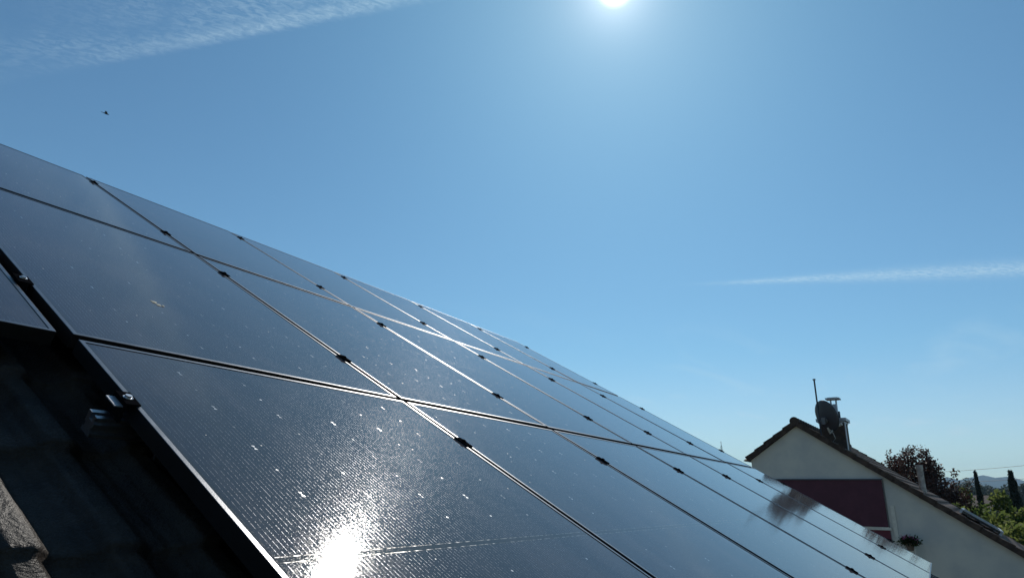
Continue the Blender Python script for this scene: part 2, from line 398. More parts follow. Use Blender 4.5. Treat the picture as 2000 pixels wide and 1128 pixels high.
def tile_surface(L, Dn, wave=.15, amp=.019, course=.34, step=.022, nu=10, groove=0.0):
    """wavy interlocking tiles in local x (along the eave) and y (down the slope), z up"""
    nx = int(L/wave*nu); xs = np.linspace(0, L, nx+1)
    ph = (xs/wave) % 1.0
    prof = amp*np.clip(np.cos((ph-.5)*2*math.pi)*1.25+.15, -.75, 1.0)
    prof = prof-groove*np.exp(-((ph-.27)/.04)**2)
    ys = []; zs = []
    c = 0.0
    while c < Dn:
        e = min(c+course, Dn); ys += [c+.001, c+course*.5, e-.006, e]; zs += [0.0, step*.5, step*.96, step*.7]; c = e
    ys = np.array(ys); zs = np.array(zs)
    X, Y = np.meshgrid(xs, ys); Zs = zs[:, None]+prof[None, :]
    # the front edge of every course is scalloped: crests reach further down
    sc = (prof[None, :]/amp)*0.012
    front = np.zeros((len(ys), 1)); front[2::4] = 1; front[3::4] = 1; front[4::4] = 1
    Y = Y+sc*front
    # slight unevenness of every tile
    r_ = np.random.RandomState(4)
    ti = np.floor(xs/(wave*2)).astype(int); ci = np.repeat(np.arange(len(ys)//4+1), 4)[:len(ys)]
    jit = r_.uniform(-.0035, .0035, (ci.max()+2, ti.max()+2)); Zs = Zs+jit[ci][:, ti]
    V = np.stack([X.ravel(), Y.ravel(), Zs.ravel()], 1)
    w_ = nx+1; i, j = np.meshgrid(np.arange(len(ys)-1), np.arange(nx), indexing='ij'); k_ = (i*w_+j).ravel()
    F = np.stack([k_, k_+w_, k_+w_+1, k_+1], 1)
    return V, F

U0, U1, V0, V1 = -3.6, 7.15, -.22, 5.95
home = empty('house', 'house whose dark tiled roof carries the solar panels', 'house', (0, 0, 0))
V, F = tile_surface(U1-U0, V1-V0, nu=22, groove=.009)
base = np.array(roof_pt(U0, V0, TILE_H)); TX, TY, TN = np.array(RX), np.array(RB), np.array(RN)
Vw = base+V[:, :1]*TX+V[:, 1:2]*TY+V[:, 2:3]*TN
roof = fast_mesh('roof', Vw, F, M_tile, home, smooth=True)
# far slope, ridge, verge board, eave gutter, walls
rp = roof_pt(U0, V0, TILE_H); ex = U1-U0
b = MB()
r0 = rp+Vector((0, .02, -.03)); back = Vector((0, math.cos(q), -math.sin(q)))*6.0
b.add([r0, r0+RX*ex, r0+RX*ex+back, r0+back, r0-Vector((0, 0, .12)), r0+RX*ex-Vector((0, 0, .12)), r0+RX*ex+back-Vector((0, 0, .12)), r0+back-Vector((0, 0, .12))],
      [(0, 1, 2, 3), (7, 6, 5, 4), (0, 3, 7, 4), (1, 5, 6, 2), (2, 6, 7, 3), (0, 4, 5, 1)])
b.build('rear_roof', M_tile, home)
b = MB()
k_ = 0; x = 0
while x < ex-.1:
    p0 = rp+RX*(x-.01)+Vector((0, .02, -.045)); p1 = rp+RX*(x+.37)+Vector((0, .02, -.05)); b.tube([p0, p1], [.088, .080], 14); x += .35
b.build('ridge', M_tile, home)
def slab(name, u0, u1, v0, v1, h0, h1, m, parent):
    b_ = MB(); vs = [roof_pt(u_, v_, h_) for h_ in (h0, h1) for (u_, v_) in ((u0, v0), (u1, v0), (u1, v1), (u0, v1))]
    b_.add(vs, [(0, 1, 2, 3), (7, 6, 5, 4), (0, 4, 5, 1), (1, 5, 6, 2), (2, 6, 7, 3), (3, 7, 4, 0)]); return b_.build(name, m, parent)
slab('roof_deck', U0+.02, U1-.02, V0+.05, V1-.03, TILE_H-.20, TILE_H-.035, M_wood, home)
slab('verge_board', U1+.002, U1+.030, V0, V1, TILE_H-.22, TILE_H+.012, M_wood, home)
slab('verge_board', U0-.030, U0-.002, V0, V1, TILE_H-.22, TILE_H+.012, M_wood, home)
ev = roof_pt(U0, V1+.05, TILE_H-.08); b = MB(); prof = [(.07*math.cos(t), .07*math.sin(t)) for t in np.linspace(math.pi, 2*math.pi, 9)]
prof += [(.064*math.cos(t), .064*math.sin(t)) for t in np.linspace(2*math.pi, math.pi, 9)]
b.prism(prof, 0, ev.x, ev.x+ex, Matrix.Translation((0, ev.y, ev.z))); b.build('gutter', M_gutter, home)
b = MB(); yf = roof_pt(0, V1-.55, 0).y; yb = rp.y+4.6; apex = rp-RN*.26
zf = roof_pt(0, V1-.55, TILE_H-.215).z; zb = (r0+back*(4.6/back.y)).z-.25 if back.y else 0
b.prism([(yf, 0), (yb, 0), (yb, zb), (rp.y, apex.z-.03), (yf, zf)], 0, U0+A0.x+.35, U1+A0.x-.35)
b.build('wall', M_wall, home)

# ---- one panel
def make_panel():
    root = empty('solar_module', 'x', 'solar panel')
    hx, hy, lip, c_ = PW/2, PL/2, .0115, .0012
    fr_ = MB()
    # ring profile (distance in from the outer edge, height)
    prof_ = [(0, -PT), (0, -c_), (c_*.35, -c_*.35), (c_, 0), (lip-c_*.5, 0), (lip, -c_*.5), (lip, -.006), (.003, -.006), (.003, -PT+.002), (.03, -PT+.002), (.03, -PT)]
    rings = []
    for d_, h_ in prof_:
        rings.append([(-hx+d_, -hy+d_, h_), (hx-d_, -hy+d_, h_), (hx-d_, hy-d_, h_), (-hx+d_, hy-d_, h_)])
    vs = [v_ for r__ in rings for v_ in r__]; n_ = len(rings); fs = []
    for i in range(n_):
        j = (i+1) % n_
        for s_ in range(4): fs.append((i*4+s_, i*4+(s_+1) % 4, j*4+(s_+1) % 4, j*4+s_))
    fr_.add(vs, fs)
    f_ = fr_.build('frame', M_frame, root)
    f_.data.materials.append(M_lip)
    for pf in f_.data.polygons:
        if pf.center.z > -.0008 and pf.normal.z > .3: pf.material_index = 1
    gl = MB(); gl.box((-hx+.005, -hy+.005, -.0058), (hx-.005, hy-.005, -.0016))
    g_ = gl.build('cell_glass', M_glass, root)
    jb = MB(); jb.box((-.05, hy-.22, -.028), (.05, hy-.12, -.0062)); j_ = jb.build('junction_box', M_clamp, root)
    kids[root.name] = [f_, g_, j_]
    return root
proto = make_panel()
ordc = {-1: 'first', 0: 'second', 1: 'third', 2: 'fourth', 3: 'fifth', 4: 'sixth', 5: 'seventh'}
first_used = [False]
special = {
 (0, 1): 'solar panel of the middle row with a pale bird dropping on its glass',
 (0, 2): 'nearest solar panel of the bottom row, holding the bright sun reflection',
 (5, 2): 'pale solar panel at the far right end of the bottom row',
 (4, 2): 'bottom row solar panel one before the pale end panel at far right',
 (-1, 1): 'solar panel cut by the left picture edge, above the bare shadowed tiles',
 (0, 0): 'top row solar panel at the left picture edge',
 (1, 2): 'bottom row solar panel just right of the one with the sun reflection',
 (5, 0): 'small far solar panel at the right end of the top row',
 (5, 1): 'far solar panel at the right end of the middle row',
}
rown = {0: 'top', 1: 'middle', 2: 'bottom'}
numc = {0: 'first', 1: 'second', 2: 'third', 3: 'fourth', 4: 'fifth', 5: 'sixth'}
panels = [(c_, r_) for r_ in range(3) for c_ in range(-1, 6) if not (c_ == -1 and r_ != 1)]
for c_, r_ in panels:
    o = proto if not first_used[0] else copy_tree(proto)
    first_used[0] = True
    u_, v_ = (c_+.5)*CW, (r_+.5)*RH
    dh = 0.0
    if c_ == -1: u_ -= .012; dh = -.004
    o.location = roof_pt(u_, v_, dh+rnd.uniform(-.0006, .0006))
    o.rotation_euler = (q+R(rnd.uniform(-.10, .10)), R(rnd.uniform(-.10, .10)), R(rnd.uniform(-.03, .03)))
    lab = special.get((c_, r_), 'black framed solar panel in the %s row, %s column from the left' % (rown[r_], numc.get(c_, '')))
    tag(o, lab, 'solar panel', 'solar panels on the roof')

# ---- mounting rails with their clamps
rails = []
for r_ in range(3):
    for k_, fr_ in (('upper', .19 if r_ else .115), ('lower', .785)):
        rails.append((r_, k_, (r_+fr_)*RH))
def clamp_mesh(end=False, silver=False):
    c1_ = MB()
    if end:
        c1_.box((-.016, -.030, .0008), (.010, .030, .0045)); c1_.box((-.020, -.030, -.037), (-.016, .030, .0045))
    else:
        c1_.box((-.018, -.031, .0008), (.018, .031, .0050)); c1_.box((-.007, -.033, -.037), (.007, .033, .0008))
    bb = MB(); cyl = [(0, 0, .0060), (0, 0, .0110)]
    if end: cyl = [(-.006, 0, .0046), (-.006, 0, .0105)]
    bb.tube(cyl, .0068, 12); bb.tube([(cyl[0][0], 0, cyl[0][2]), (cyl[0][0], 0, cyl[0][2]+.0016)], .010, 16)
    return c1_, bb
for r_, k_, v_ in rails:
    left = -1 if r_ == 1 else 0
    ua = left*CW-.045 if left == 0 else left*CW-.06
    ub = 6*CW+.03
    root = empty('mounting_rail', 'aluminium mounting rail with clamps, the %s one under the %s row of panels' % (k_, rown[r_]), 'mounting rail',
                 roof_pt(ua, v_, 0), (q, 0, 0), 'mounting rails under the panels')
    b = MB(); L = ub-ua
    # grooved profile seen at the open end: y across, z height
    pr = [(-.020, -.078), (-.020, -.070), (-.014, -.067), (-.014, -.061), (-.020, -.058), (-.020, -.050), (-.015, -.047), (-.015, -.042), (-.020, -.039), (-.020, -.0365), (-.007, -.0365),
          (-.007, -.050), (.007, -.050), (.007, -.0365), (.020, -.0365), (.020, -.058), (.014, -.061), (.014, -.067), (.020, -.070), (.020, -.078)]
    b.prism(pr, 0, 0, L); b.build('rail', M_alu, root)
    for j in range(left, 7):
        end = (j == left or j == 6)
        cm, bm_ = clamp_mesh(end)
        cl_ = cm.build('clamp', M_clamp, root)
        bo = bm_.build('bolt', M_steel if j == 0 else M_clamp, cl_)
        xx = j*CW-ua
        if end: xx += (.010 if j == left else -.010)
        if j == 0 and left == -1: xx -= .004
        cl_.location = (xx, 0, 0)
        if j == 6: cl_.rotation_euler = (0, 0, math.pi)
        if j == 0 and not end:
            pass
    # roof hooks carrying the rail
    for hxx in ([.16, 1.9, 3.6, 5.3] if left == 0 else [.5, 2.2, 3.9, 5.6, 7.3]):
        hb = MB(); hb.box((hxx-.016, -.028, -.128), (hxx+.016, -.022, -.045)); hb.box((hxx-.016, -.028, -.133), (hxx+.016, .17, -.128)); hb.box((hxx-.022, -.022, -.084), (hxx+.022, .022, -.0785))
        hb.build('roof_hook', M_steel, root)
    if r_ == 2 and k_ == 'upper':
        # lug plate beside the end clamp in the sun
        pb = MB(); pb.box((.018, -.024, -.007), (.038, .022, -.0045)); pb.build('end_plate', M_galv, root)

# pale bird dropping on the glass
o = MB(); cpt = None
def on_glass(x, y):
    r__ = Vector(ray(x, y)); tt = (A0-Vector(CAM)).dot(RN)/r__.dot(RN); return Vector(CAM)+r__*tt
p0, p1, p2 = on_glass(301, 589), on_glass(311, 595), on_glass(319, 597)
vs = []
for cen, rad in ((p0, .010), (p1, .008), (p2, .006)):
    ring = []
    n_ = 12
    base_ = len(vs)
    pts_ = [cen+(RX*math.cos(2*math.pi*i/n_)*rad*rnd.uniform(.7, 1.4)+RB*math.sin(2*math.pi*i/n_)*rad*rnd.uniform(.7, 1.4))-RN*.0010 for i in range(n_)]
    top = cen+RN*.0022
    o.add(pts_+[top], [(i, (i+1) % n_, n_) for i in range(n_)], True)
tag(o.build('bird_dropping', M_drop), 'pale bird dropping on the glass of a middle row panel', 'bird dropping')

# ------------------------------------------------------------------ neighbouring house
PSI = R(-11); DIST = 20.0
c0 = ray(1553, 822); c0 = c0/math.hypot(c0[0], c0[1])
hn = -np.array([c0[0]*math.cos(PSI)-c0[1]*math.sin(PSI), c0[0]*math.sin(PSI)+c0[1]*math.cos(PSI), 0]); hn[2] = 0; hn /= np.linalg.norm(hn)
hT = np.cross([0, 0, 1], hn)                    # to the right as seen from the front
apx = CAM+c0*(DIST)                             # gable apex
HO = Vector((apx[0], apx[1], 0)); HROT = math.atan2(hT[1], hT[0])   # local x = right, -y = toward viewer, z up
def hw(x, y, dep=0.0):
    """local (x, z) of a pixel on the plane dep metres in front of the gable wall"""
    r_ = ray(x, y); P0 = apx+hn*dep; tt = ((P0-CAM)@hn)/(r_@hn); Q = CAM+r_*tt-apx
    return float(Q@hT), float(Q[2]+apx[2])
APX = apx[2]
nb = empty('neighbouring_house', 'cream rendered house with steep brown tiled gable roof behind the array', 'house', HO, (0, 0, HROT))
lx, lz = hw(1455, 895, .12); rx_, rz = hw(2000, 1078, .12)
sl = (APX-lz)/(-lx); sr = (APX-rz)/rx_
print('HOUSE', APX, lx, lz, rx_, rz, math.degrees(math.atan(sl)), math.degrees(math.atan(sr)))
LW, RW = lx, 7.2
DEP = 9.5
TH = .12
# wall: gable and the sides
b = MB()
wl = LW+.14; wr = RW-.4
b.prism([(0, wl), (0, wr), (APX-TH-.02-sr*wr, wr), (APX-TH-.02, 0), (APX-TH-.02+sl*wl, wl)], 1, 0.0, DEP) if False else None
poly = [(wl, 0), (wr, 0), (wr, APX-TH-.02-sr*wr), (0, APX-TH-.02), (wl, APX-TH-.02+sl*wl)]
vs = [Vector((x_, 0, z_)) for x_, z_ in poly]+[Vector((x_, DEP-.3, z_)) for x_, z_ in poly]; n_ = 5
b.add(vs, [tuple(range(n_)), tuple(range(2*n_-1, n_-1, -1))]+[(i, n_+i, n_+(i+1) % n_, (i+1) % n_) for i in range(n_)])
b.build('wall', M_wall, nb)
# tiled slopes
def slope(sgn, length, pitch_t):
    th = math.atan(pitch_t); V_, F_ = tile_surface(DEP+.1, length/math.cos(th), wave=.15, amp=.02, course=.33, step=.026, nu=6)
    out = np.stack([sgn*(V_[:, 1]*math.cos(th)+V_[:, 2]*math.sin(th)), V_[:, 0]-.05, APX-.03-V_[:, 1]*math.sin(th)+V_[:, 2]*math.cos(th)], 1)
    o_ = fast_mesh('roof_slope', out, F_, M_tile2, nb, smooth=True)
    # underlay board
    bb = MB(); c_, s_ = math.cos(th), math.sin(th); Ln = length/c_
    def P(d_, h_, y_): return (sgn*(d_*c_+h_*s_), y_, APX-.03-d_*s_+h_*c_)
    bb.add([P(.02, -.035, 0.0), P(Ln-.05, -.035, 0.0), P(Ln-.05, -.09, 0.0), P(.02, -.09, 0.0), P(.02, -.035, DEP), P(Ln-.05, -.035, DEP), P(Ln-.05, -.09, DEP), P(.02, -.09, DEP)],
           [(0, 1, 2, 3), (7, 6, 5, 4), (0, 4, 5, 1), (1, 5, 6, 2), (2, 6, 7, 3), (3, 7, 4, 0)])
    bb.build('roof_boarding', M_tile3, nb)
    # verge tiles: overlapping pieces down both gable edges
    for y0_ in (-.14, DEP-.02):
        vb = MB(); d_ = .02
        while d_ < Ln-.1:
            e_ = min(d_+.36, Ln); j_ = rnd.uniform(-.006, .006)
            ha, hb_ = .035+j_, .066+j_
            vb.add([P(d_, ha, y0_), P(e_, hb_, y0_), P(e_, -.075+j_, y0_), P(d_, -.092+j_, y0_), P(d_, ha, y0_+.14), P(e_, hb_, y0_+.14), P(e_, -.075+j_, y0_+.14), P(d_, -.092+j_, y0_+.14)],
                   [(0, 1, 2, 3), (7, 6, 5, 4), (0, 4, 5, 1), (1, 5, 6, 2), (2, 6, 7, 3), (3, 7, 4, 0)])
            d_ += .33
        vb.build('verge_tiles', M_tile3, nb)
    return o_
slope(-1, -LW, sl); slope(1, RW, sr)
b = MB(); y_ = -.15
while y_ < DEP: b.tube([(0, y_, APX-.015), (0, y_+.38, APX-.03)], [.125, .112], 12); y_ += .35
b.build('ridge', M_tile3, nb)

# awning cloth let down over the gable window and its bar, downpipe strip
ax0, az0 = hw(1500, 937); ax1, az1 = hw(1722, 936); _, az2 = hw(1724, 1028)
b = MB(); n_ = 24
vs = []; fs = []
for i in range(n_+1):
    x_ = ax0+(ax1-ax0)*i/n_
    for j in range(7): vs.append((x_, -.060-.018*math.sin(i*1.3)*j/6, az0+(az2-az0)*j/6))
for i in range(n_):
    for j in range(6): k_ = i*7+j; fs.append((k_, k_+1, k_+8, k_+7))
b.add(vs, fs, True); vs2 = [(x_, y_+.004, z_) for x_, y_, z_ in vs]; b.add(vs2, fs, True)
aw = empty('awning', 'dark burgundy cloth awning hanging flat on the cream gable wall', 'awning', HO, (0, 0, HROT))
b.build('cloth', M_purple, aw)
b = MB(); b.box((ax0, -.075, az2-.075), (ax1+.06, -.035, az2-.005)); b.build('bottom_bar', M_trim, aw)
b = MB(); b.box((ax0-.02, -.09, az0+.002), (ax1+.02, -.004, az0+.03)); b.build('cassette', M_mast, aw)
b = MB(); b.box((ax1+.012, -.030, az2-.9), (ax1+.030, -.002, az0-.002)); b.build('side_track', M_grey, aw)
# maroon panel below the bar = balcony cloth
b = MB(); b.box((ax0, -.034, az2-1.6), (ax1+.02, -.014, az2-.077)); tag(b.build('balcony_screen', M_maroon, None, HO, (0, 0, HROT)), 'maroon screen cloth below the bar of the burgundy awning', 'screen')
# vertical strip of render at the reveal
b = MB(); x0_, _ = hw(1733, 1000); x1_, _ = hw(1745, 1000)
b.box((ax1+.10, -.028, 1.0), (ax1+.19, -.002, az0-.62)); b.build('downpipe', M_trim, nb)

# chimney
chx0, _ = hw(1604, 862, -1.4); chx1, _ = hw(1655, 862, -1.4)
_, chz = hw(1640, 822, -1.4)
cx_, cw_ = (chx0+chx1)/2, (chx1-chx0)*.96
ch_y = 1.4
b = MB(); b.box((cx_-cw_/2, ch_y-.05, APX-2.6), (cx_+cw_/2, ch_y+.62, chz-.002))
chim = b.build('chimney', M_brick, nb)
b = MB(); b.box((cx_-cw_/2-.07, ch_y-.12, chz), (cx_+cw_/2+.07, ch_y+.69, chz+.085)); b.box((cx_-cw_/2-.02, ch_y-.07, chz-.05), (cx_+cw_/2+.02, ch_y+.64, chz-.001)); b.build('chimney_cap', M_galv, chim)
b = MB(); b.box((cx_+cw_/2+.003, ch_y-.055, APX-2.6), (cx_+cw_/2+.02, ch_y+.10, chz-.055)); b.build('corner_flashing', M_galv, chim)
fx, fz = hw(1627, 780, -1.7); ftop = fz
b = MB(); fy = ch_y+.3; fr0 = .085
b.box((fx-fr0, fy-fr0, chz+.086), (fx+fr0, fy+fr0, ftop-.14))
for sx in (-1, 1):
    for sy in (-1, 1): b.box((fx+sx*fr0*.85-.012, fy+sy*fr0*.85-.012, ftop-.14), (fx+sx*fr0*.85+.012, fy+sy*fr0*.85+.012, ftop-.002))
b.build('flue_pipe', M_galv, chim)
b = MB(); b.box((fx-.19, fy-.19, ftop), (fx+.19, fy+.19, ftop+.035)); b.box((fx-.14, fy-.14, ftop+.035), (fx+.14, fy+.14, ftop+.055)); b.build('rain_cap', M_galv, chim)
b = MB(); b.box((fx+fr0+.012, fy-.1, ftop-.56), (fx+fr0+.06, fy-.02, ftop-.36)); b.build('inspection_hatch', M_mast, chim)

# satellite dish on its mast, standing on the roof just behind the gable
dx_, dz_ = hw(1610, 812, -.5)
mtx, mtz = hw(1590, 741, -.5); mbx, _ = hw(1606, 862, -.5)
dsh = empty('satellite_dish', 'round dark satellite dish on a tall mast beside the chimney', 'satellite dish', HO+Vector((math.cos(HROT)*mbx-math.sin(HROT)*.5, math.sin(HROT)*mbx+math.cos(HROT)*.5, APX-.9)), (0, 0, HROT))
zb_ = APX-.9
b = MB(); b.tube([(0, 0, 0), (mtx-mbx, 0, mtz-zb_)], .022, 10); b.tube([(mtx-mbx, 0, mtz-zb_-.01), (mtx-mbx, 0, mtz-zb_+.02)], .042, 10)
b.tube([((mtx-mbx)*.62, 0, (mtz-zb_)*.62), ((mtx-mbx)*.62, 0, (mtz-zb_)*.62+.05)], .034, 10)
mst = b.build('mast', M_mast, dsh)
# reflector: shallow bowl whose back faces the viewer, turned to the right and up
rad = .42; dc = Vector((dx_-mbx, .12, dz_-zb_))
face = Vector((.62, .72, .30)).normalized(); e1 = face.cross(Vector((0, 0, 1))).normalized(); e2 = e1.cross(face)
if e2.z < 0: e2 = -e2
vs = []; fs = []; nr, na = 7, 36
for s_, offn in ((1, 0.0), (1, -.012)):
    for i in range(nr+1):
        rr = i/nr
        for j in range(na):
            t_ = 2*math.pi*j/na
            vs.append(dc+e1*math.cos(t_)*rr*rad+e2*math.sin(t_)*rr*rad*1.08+face*(rr*rr*.07+offn))
B_ = (nr+1)*na
for sh in (0, B_):
    for i in range(nr):
        for j in range(na): fs.append((sh+i*na+j, sh+i*na+(j+1) % na, sh+(i+1)*na+(j+1) % na, sh+(i+1)*na+j))
for j in range(na): fs.append((nr*na+j, nr*na+(j+1) % na, B_+nr*na+(j+1) % na, B_+nr*na+j))
b = MB(); b.add(vs, fs, True); b.build('reflector', M_dish, dsh)
b = MB(); bk = dc-face*.05+e2*-.10
b.tube([bk-face*.03, bk+face*.02], .085, 8); b.box((-.05, -.05, -.09), (.05, .05, .09), Matrix.Translation(bk-face*.06)); b.tube([bk-face*.06, Vector((bk.x-.12, 0.0, bk.z-.02))], .022, 8)
b.build('bracket', M_grey, dsh)
low = dc-e2*rad*1.0
lx2, lz2 = hw(1640, 829, -.95); lnb = Vector((lx2-mbx, .45, lz2-zb_))
b = MB(); b.tube([low-face*.06+e2*.12, low-face*.05-e2*.05, low.lerp(lnb, .2)-Vector((0, .02, .02)), lnb], .027, 8); arm = b.build('feed_arm', M_trim, dsh)
b = MB(); b.tube([lnb+Vector((-.04, .03, -.01)), lnb+Vector((.06, -.01, .02))], [.045, .038], 10); b.build('receiver_head', M_trim, dsh)
b = MB(); cp = [low+Vector((-.02, -.03, .05)), low+Vector((.06, -.04, -.06)), low+Vector((.10, -.03, -.20)), low+Vector((.02, -.02, -.30)), low+Vector((-.08, 0, -.26))]
b.tube(cp, .009, 6); b.build('cable', M_trim, dsh)

# vent pipe sticking out of the right slope
vx, vz = hw(1804, 962, -3.2); vtx, vtz = hw(1800, 908, -3.2)
b = MB(); p_b = Vector((vx, 3.2, vz-.5)); p_t = Vector((vx, 3.2, vtz))
b.tube([p_b, p_t], .085, 14); b.tube([p_t-Vector((0, 0, .12)), p_t+Vector((0, 0, .01))], .092, 14)
b.build('vent_pipe', M_wood, nb)

# solar thermal collector lying on the right slope
def on_slope(d_, y_, h_):
    th = math.atan(sr); return Vector((d_*math.cos(th)+h_*math.sin(th), y_, APX-.03-d_*math.sin(th)+h_*math.cos(th)))
cd0 = hw(1862, 990)[0]/math.cos(math.atan(sr)); 
col_ = empty('solar_collector', 'low dark solar collector with pale frame on the brown roof of the neighbouring house', 'solar collector', HO, (0, 0, HROT))
b = MB()
def pslab(b_, d0, d1, y0, y1, h0, h1):
    vs_ = [on_slope(d, y, h) for h in (h0, h1) for (d, y) in ((d0, y0), (d1, y0), (d1, y1), (d0, y1))]
    b_.add(vs_, [(0, 1, 2, 3), (7, 6, 5, 4), (0, 4, 5, 1), (1, 5, 6, 2), (2, 6, 7, 3), (3, 7, 4, 0)])
pslab(b, cd0+.1, cd0+.95, 1.55, 4.45, .09, .15); b.build('glass', M_collector, col_)
b = MB(); pslab(b, cd0+.04, cd0+.098, 1.5, 4.5, .06, .175); pslab(b, cd0+.952, cd0+1.01, 1.5, 4.5, .06, .175)
for yy_ in (1.5, 2.98, 4.452): pslab(b, cd0+.10, cd0+.95, yy_, yy_+.048, .151, .172)
b.build('frame', M_galv, col_)

# ------------------------------------------------------------------ foliage
def leaves(name, centers, size, m, parent, seed=1, up=.0, asp=1.6):
    r_ = np.random.RandomState(seed); n_ = len(centers); c_ = np.asarray(centers)
    d_ = r_.normal(size=(n_, 3)); d_ /= np.linalg.norm(d_, axis=1)[:, None]; d_[:, 2] = d_[:, 2]*(1-up)+up; d_ /= np.linalg.norm(d_, axis=1)[:, None]
    e_ = np.cross(d_, r_.normal(size=(n_, 3))); e_ /= np.linalg.norm(e_, axis=1)[:, None]
    s_ = (size*r_.uniform(.6, 1.35, n_))[:, None]
    bend = np.cross(d_, e_)*s_*.18
    V_ = np.stack([c_-d_*s_*.5*asp, c_+e_*s_*.45+bend, c_+d_*s_*.5*asp, c_-e_*s_*.45+bend], 1).reshape(-1, 3)
    return fast_mesh(name, V_, np.arange(n_*4).reshape(-1, 4), m, parent)
def blob_points(n_, rx, ry, rz, seed, lumps=24, shell=.55):
    """points in lumps spread through an ellipsoid"""
    r_ = np.random.RandomState(seed)
    lc = r_.normal(size=(lumps, 3)); lc /= np.linalg.norm(lc, axis=1)[:, None]; lc *= (r_.uniform(shell, .92, lumps))[:, None]
    lr = r_.uniform(.16, .36, lumps)
    k_ = r_.randint(0, lumps, n_); p_ = r_.normal(size=(n_, 3)); p_ /= np.linalg.norm(p_, axis=1)[:, None]; p_ *= (r_.uniform(0.15, 1, n_)**.5)[:, None]
    P_ = lc[k_]+p_*lr[k_][:, None]
    return P_*np.array([rx, ry, rz])
def trunk_mesh(h, r0_, seed, limbs=6, crown=2.0):
    r_ = random.Random(seed); b_ = MB()
    pts_ = [Vector((0, 0, -.2)), Vector((r_.uniform(-.1, .1), r_.uniform(-.1, .1), h*.4)), Vector((r_.uniform(-.2, .2), r_.uniform(-.2, .2), h*.75)), Vector((0, 0, h))]
    b_.tube(pts_, [r0_, r0_*.75, r0_*.45, r0_*.12], 8)
    for i in range(limbs):
        t_ = r_.uniform(.35, .8); z_ = h*t_; a_ = i*2.4+r_.random(); l_ = crown*r_.uniform(.5, .95)
        b_.tube([(0, 0, z_), (math.cos(a_)*l_*.5, math.sin(a_)*l_*.5, z_+l_*.35), (math.cos(a_)*l_, math.sin(a_)*l_, z_+l_*.75)], [r0_*.4, r0_*.25, r0_*.06], 6)
    return b_
def tree(name, label, px, topy, d, wid, hgt, m, n_, leaf, seed, cat='tree', group=None, depth=None, lumps=26, zs=1.0):
    """crown top at pixel (px, topy), horizontal distance d; wid and hgt in metres of the crown"""
    tp = at(px, topy, d); rt = empty(name, label, cat, (tp.x, tp.y, 0), (0, 0, 0), group)
    rz_ = hgt/2; cz = tp.z-rz_*.97
    P_ = blob_points(n_, wid/2, (depth or wid)/2, rz_, seed, lumps)+np.array([0, 0, cz])
    leaves('crown', P_, leaf, m, rt, seed)
    trunk_mesh(max(cz, 1.0), max(.08, wid*.035), seed, 7, wid*.35).build('trunk', M_bark, rt)
    return rt

# copper beech behind the house: upright shoots full of leaves
def shoot_tree(name, label, px, topy, d, wid, hgt, m, seed, nsh, per, leaf):
    tp = at(px, topy, d); rt = empty(name, label, 'tree', (tp.x, tp.y, 0)); r_ = np.random.RandomState(seed)
    cz = tp.z-hgt; P_ = []; b_ = MB(); b_.tube([(0, 0, -.2), (.1, .05, cz*.5), (0, 0, cz), (0, .1, cz+hgt*.5)], [.26, .2, .14, .04], 8)
    for i in range(nsh):
        a_ = r_.uniform(0, 2*math.pi); ro = r_.uniform(0, 1)**.6; sx, sy = math.cos(a_)*ro*wid*.40, math.sin(a_)*ro*wid*.40
        topz = tp.z-hgt*.62*ro**2.2*r_.uniform(.55, 1.15)-r_.uniform(0, .8)
        s0 = Vector((sx*.30, sy*.30, cz+hgt*.05)); s2 = Vector((sx*1.22, sy*1.22, topz)); s1 = s0.lerp(s2, .5)+Vector((sx*.16, sy*.16, -.12))
        b_.tube([s0, s1, s2], [.035, .018, .005], 5, caps=False)
        for t_ in r_.uniform(.12, 1, per):
            c_ = s0*(1-t_)**2+s1*2*t_*(1-t_)+s2*t_**2; sp = .30*(1.12-t_)+.05
            P_.append((c_.x+r_.normal()*sp, c_.y+r_.normal()*sp, c_.z+r_.normal()*sp*.9))
    leaves('crown', np.array(P_), leaf, m, rt, seed, up=.2); b_.build('trunk', M_bark, rt); return rt
shoot_tree('copper_beech', 'copper leaved tree with feathery upright shoots behind the roof and the vent pipe', 1774, 862, 36, 4.3, 4.9, M_leafc, 3, 150, 270, .078)
tree('rusty_shrub', 'low rusty brown treetop right of the copper tree, above the roof edge', 1838, 962, 44, 3.6, 4.0, M_leafr, 5000, .16, 12)

def cypress(label, px, topy, d, w_, seed, lean=0.0):
    tp = at(px, topy, d); rt = empty('cypress', label, 'cypress', (tp.x, tp.y, 0), (0, 0, 0), 'tall narrow cypresses'); r_ = np.random.RandomState(seed)
    n_ = 7000; t_ = r_.uniform(0, 1, n_)**.7; h_ = tp.z
    env = w_*(.16+.84*np.minimum(t_*2.2, 1)**.9)*np.where(t_ > .9, 1-(t_-.9)*3, 1.0)
    a_ = r_.uniform(0, 2*math.pi, n_); lump = 1+.22*np.sin(t_*46+a_*2)+.12*np.sin(t_*110+a_*3)
    rr = env*lump*r_.uniform(.3, 1, n_)**.4
    P_ = np.stack([rr*np.cos(a_)+lean*(1-t_), rr*np.sin(a_), h_-t_*(h_-.6)], 1)
    leaves('crown', P_, .13, M_cyp, rt, seed, up=.8, asp=2.2)
    b_ = MB(); b_.tube([(0, 0, -.1), (0, 0, h_*.9)], [w_*.22, .03], 7); b_.build('trunk', M_bark, rt)
cypress('slender dark cypress in front of the hazy mid green trees', 1904, 919, 62, .20, 21)
cypress('wider dark cypress near the right picture edge', 1972, 918, 52, .40, 22)

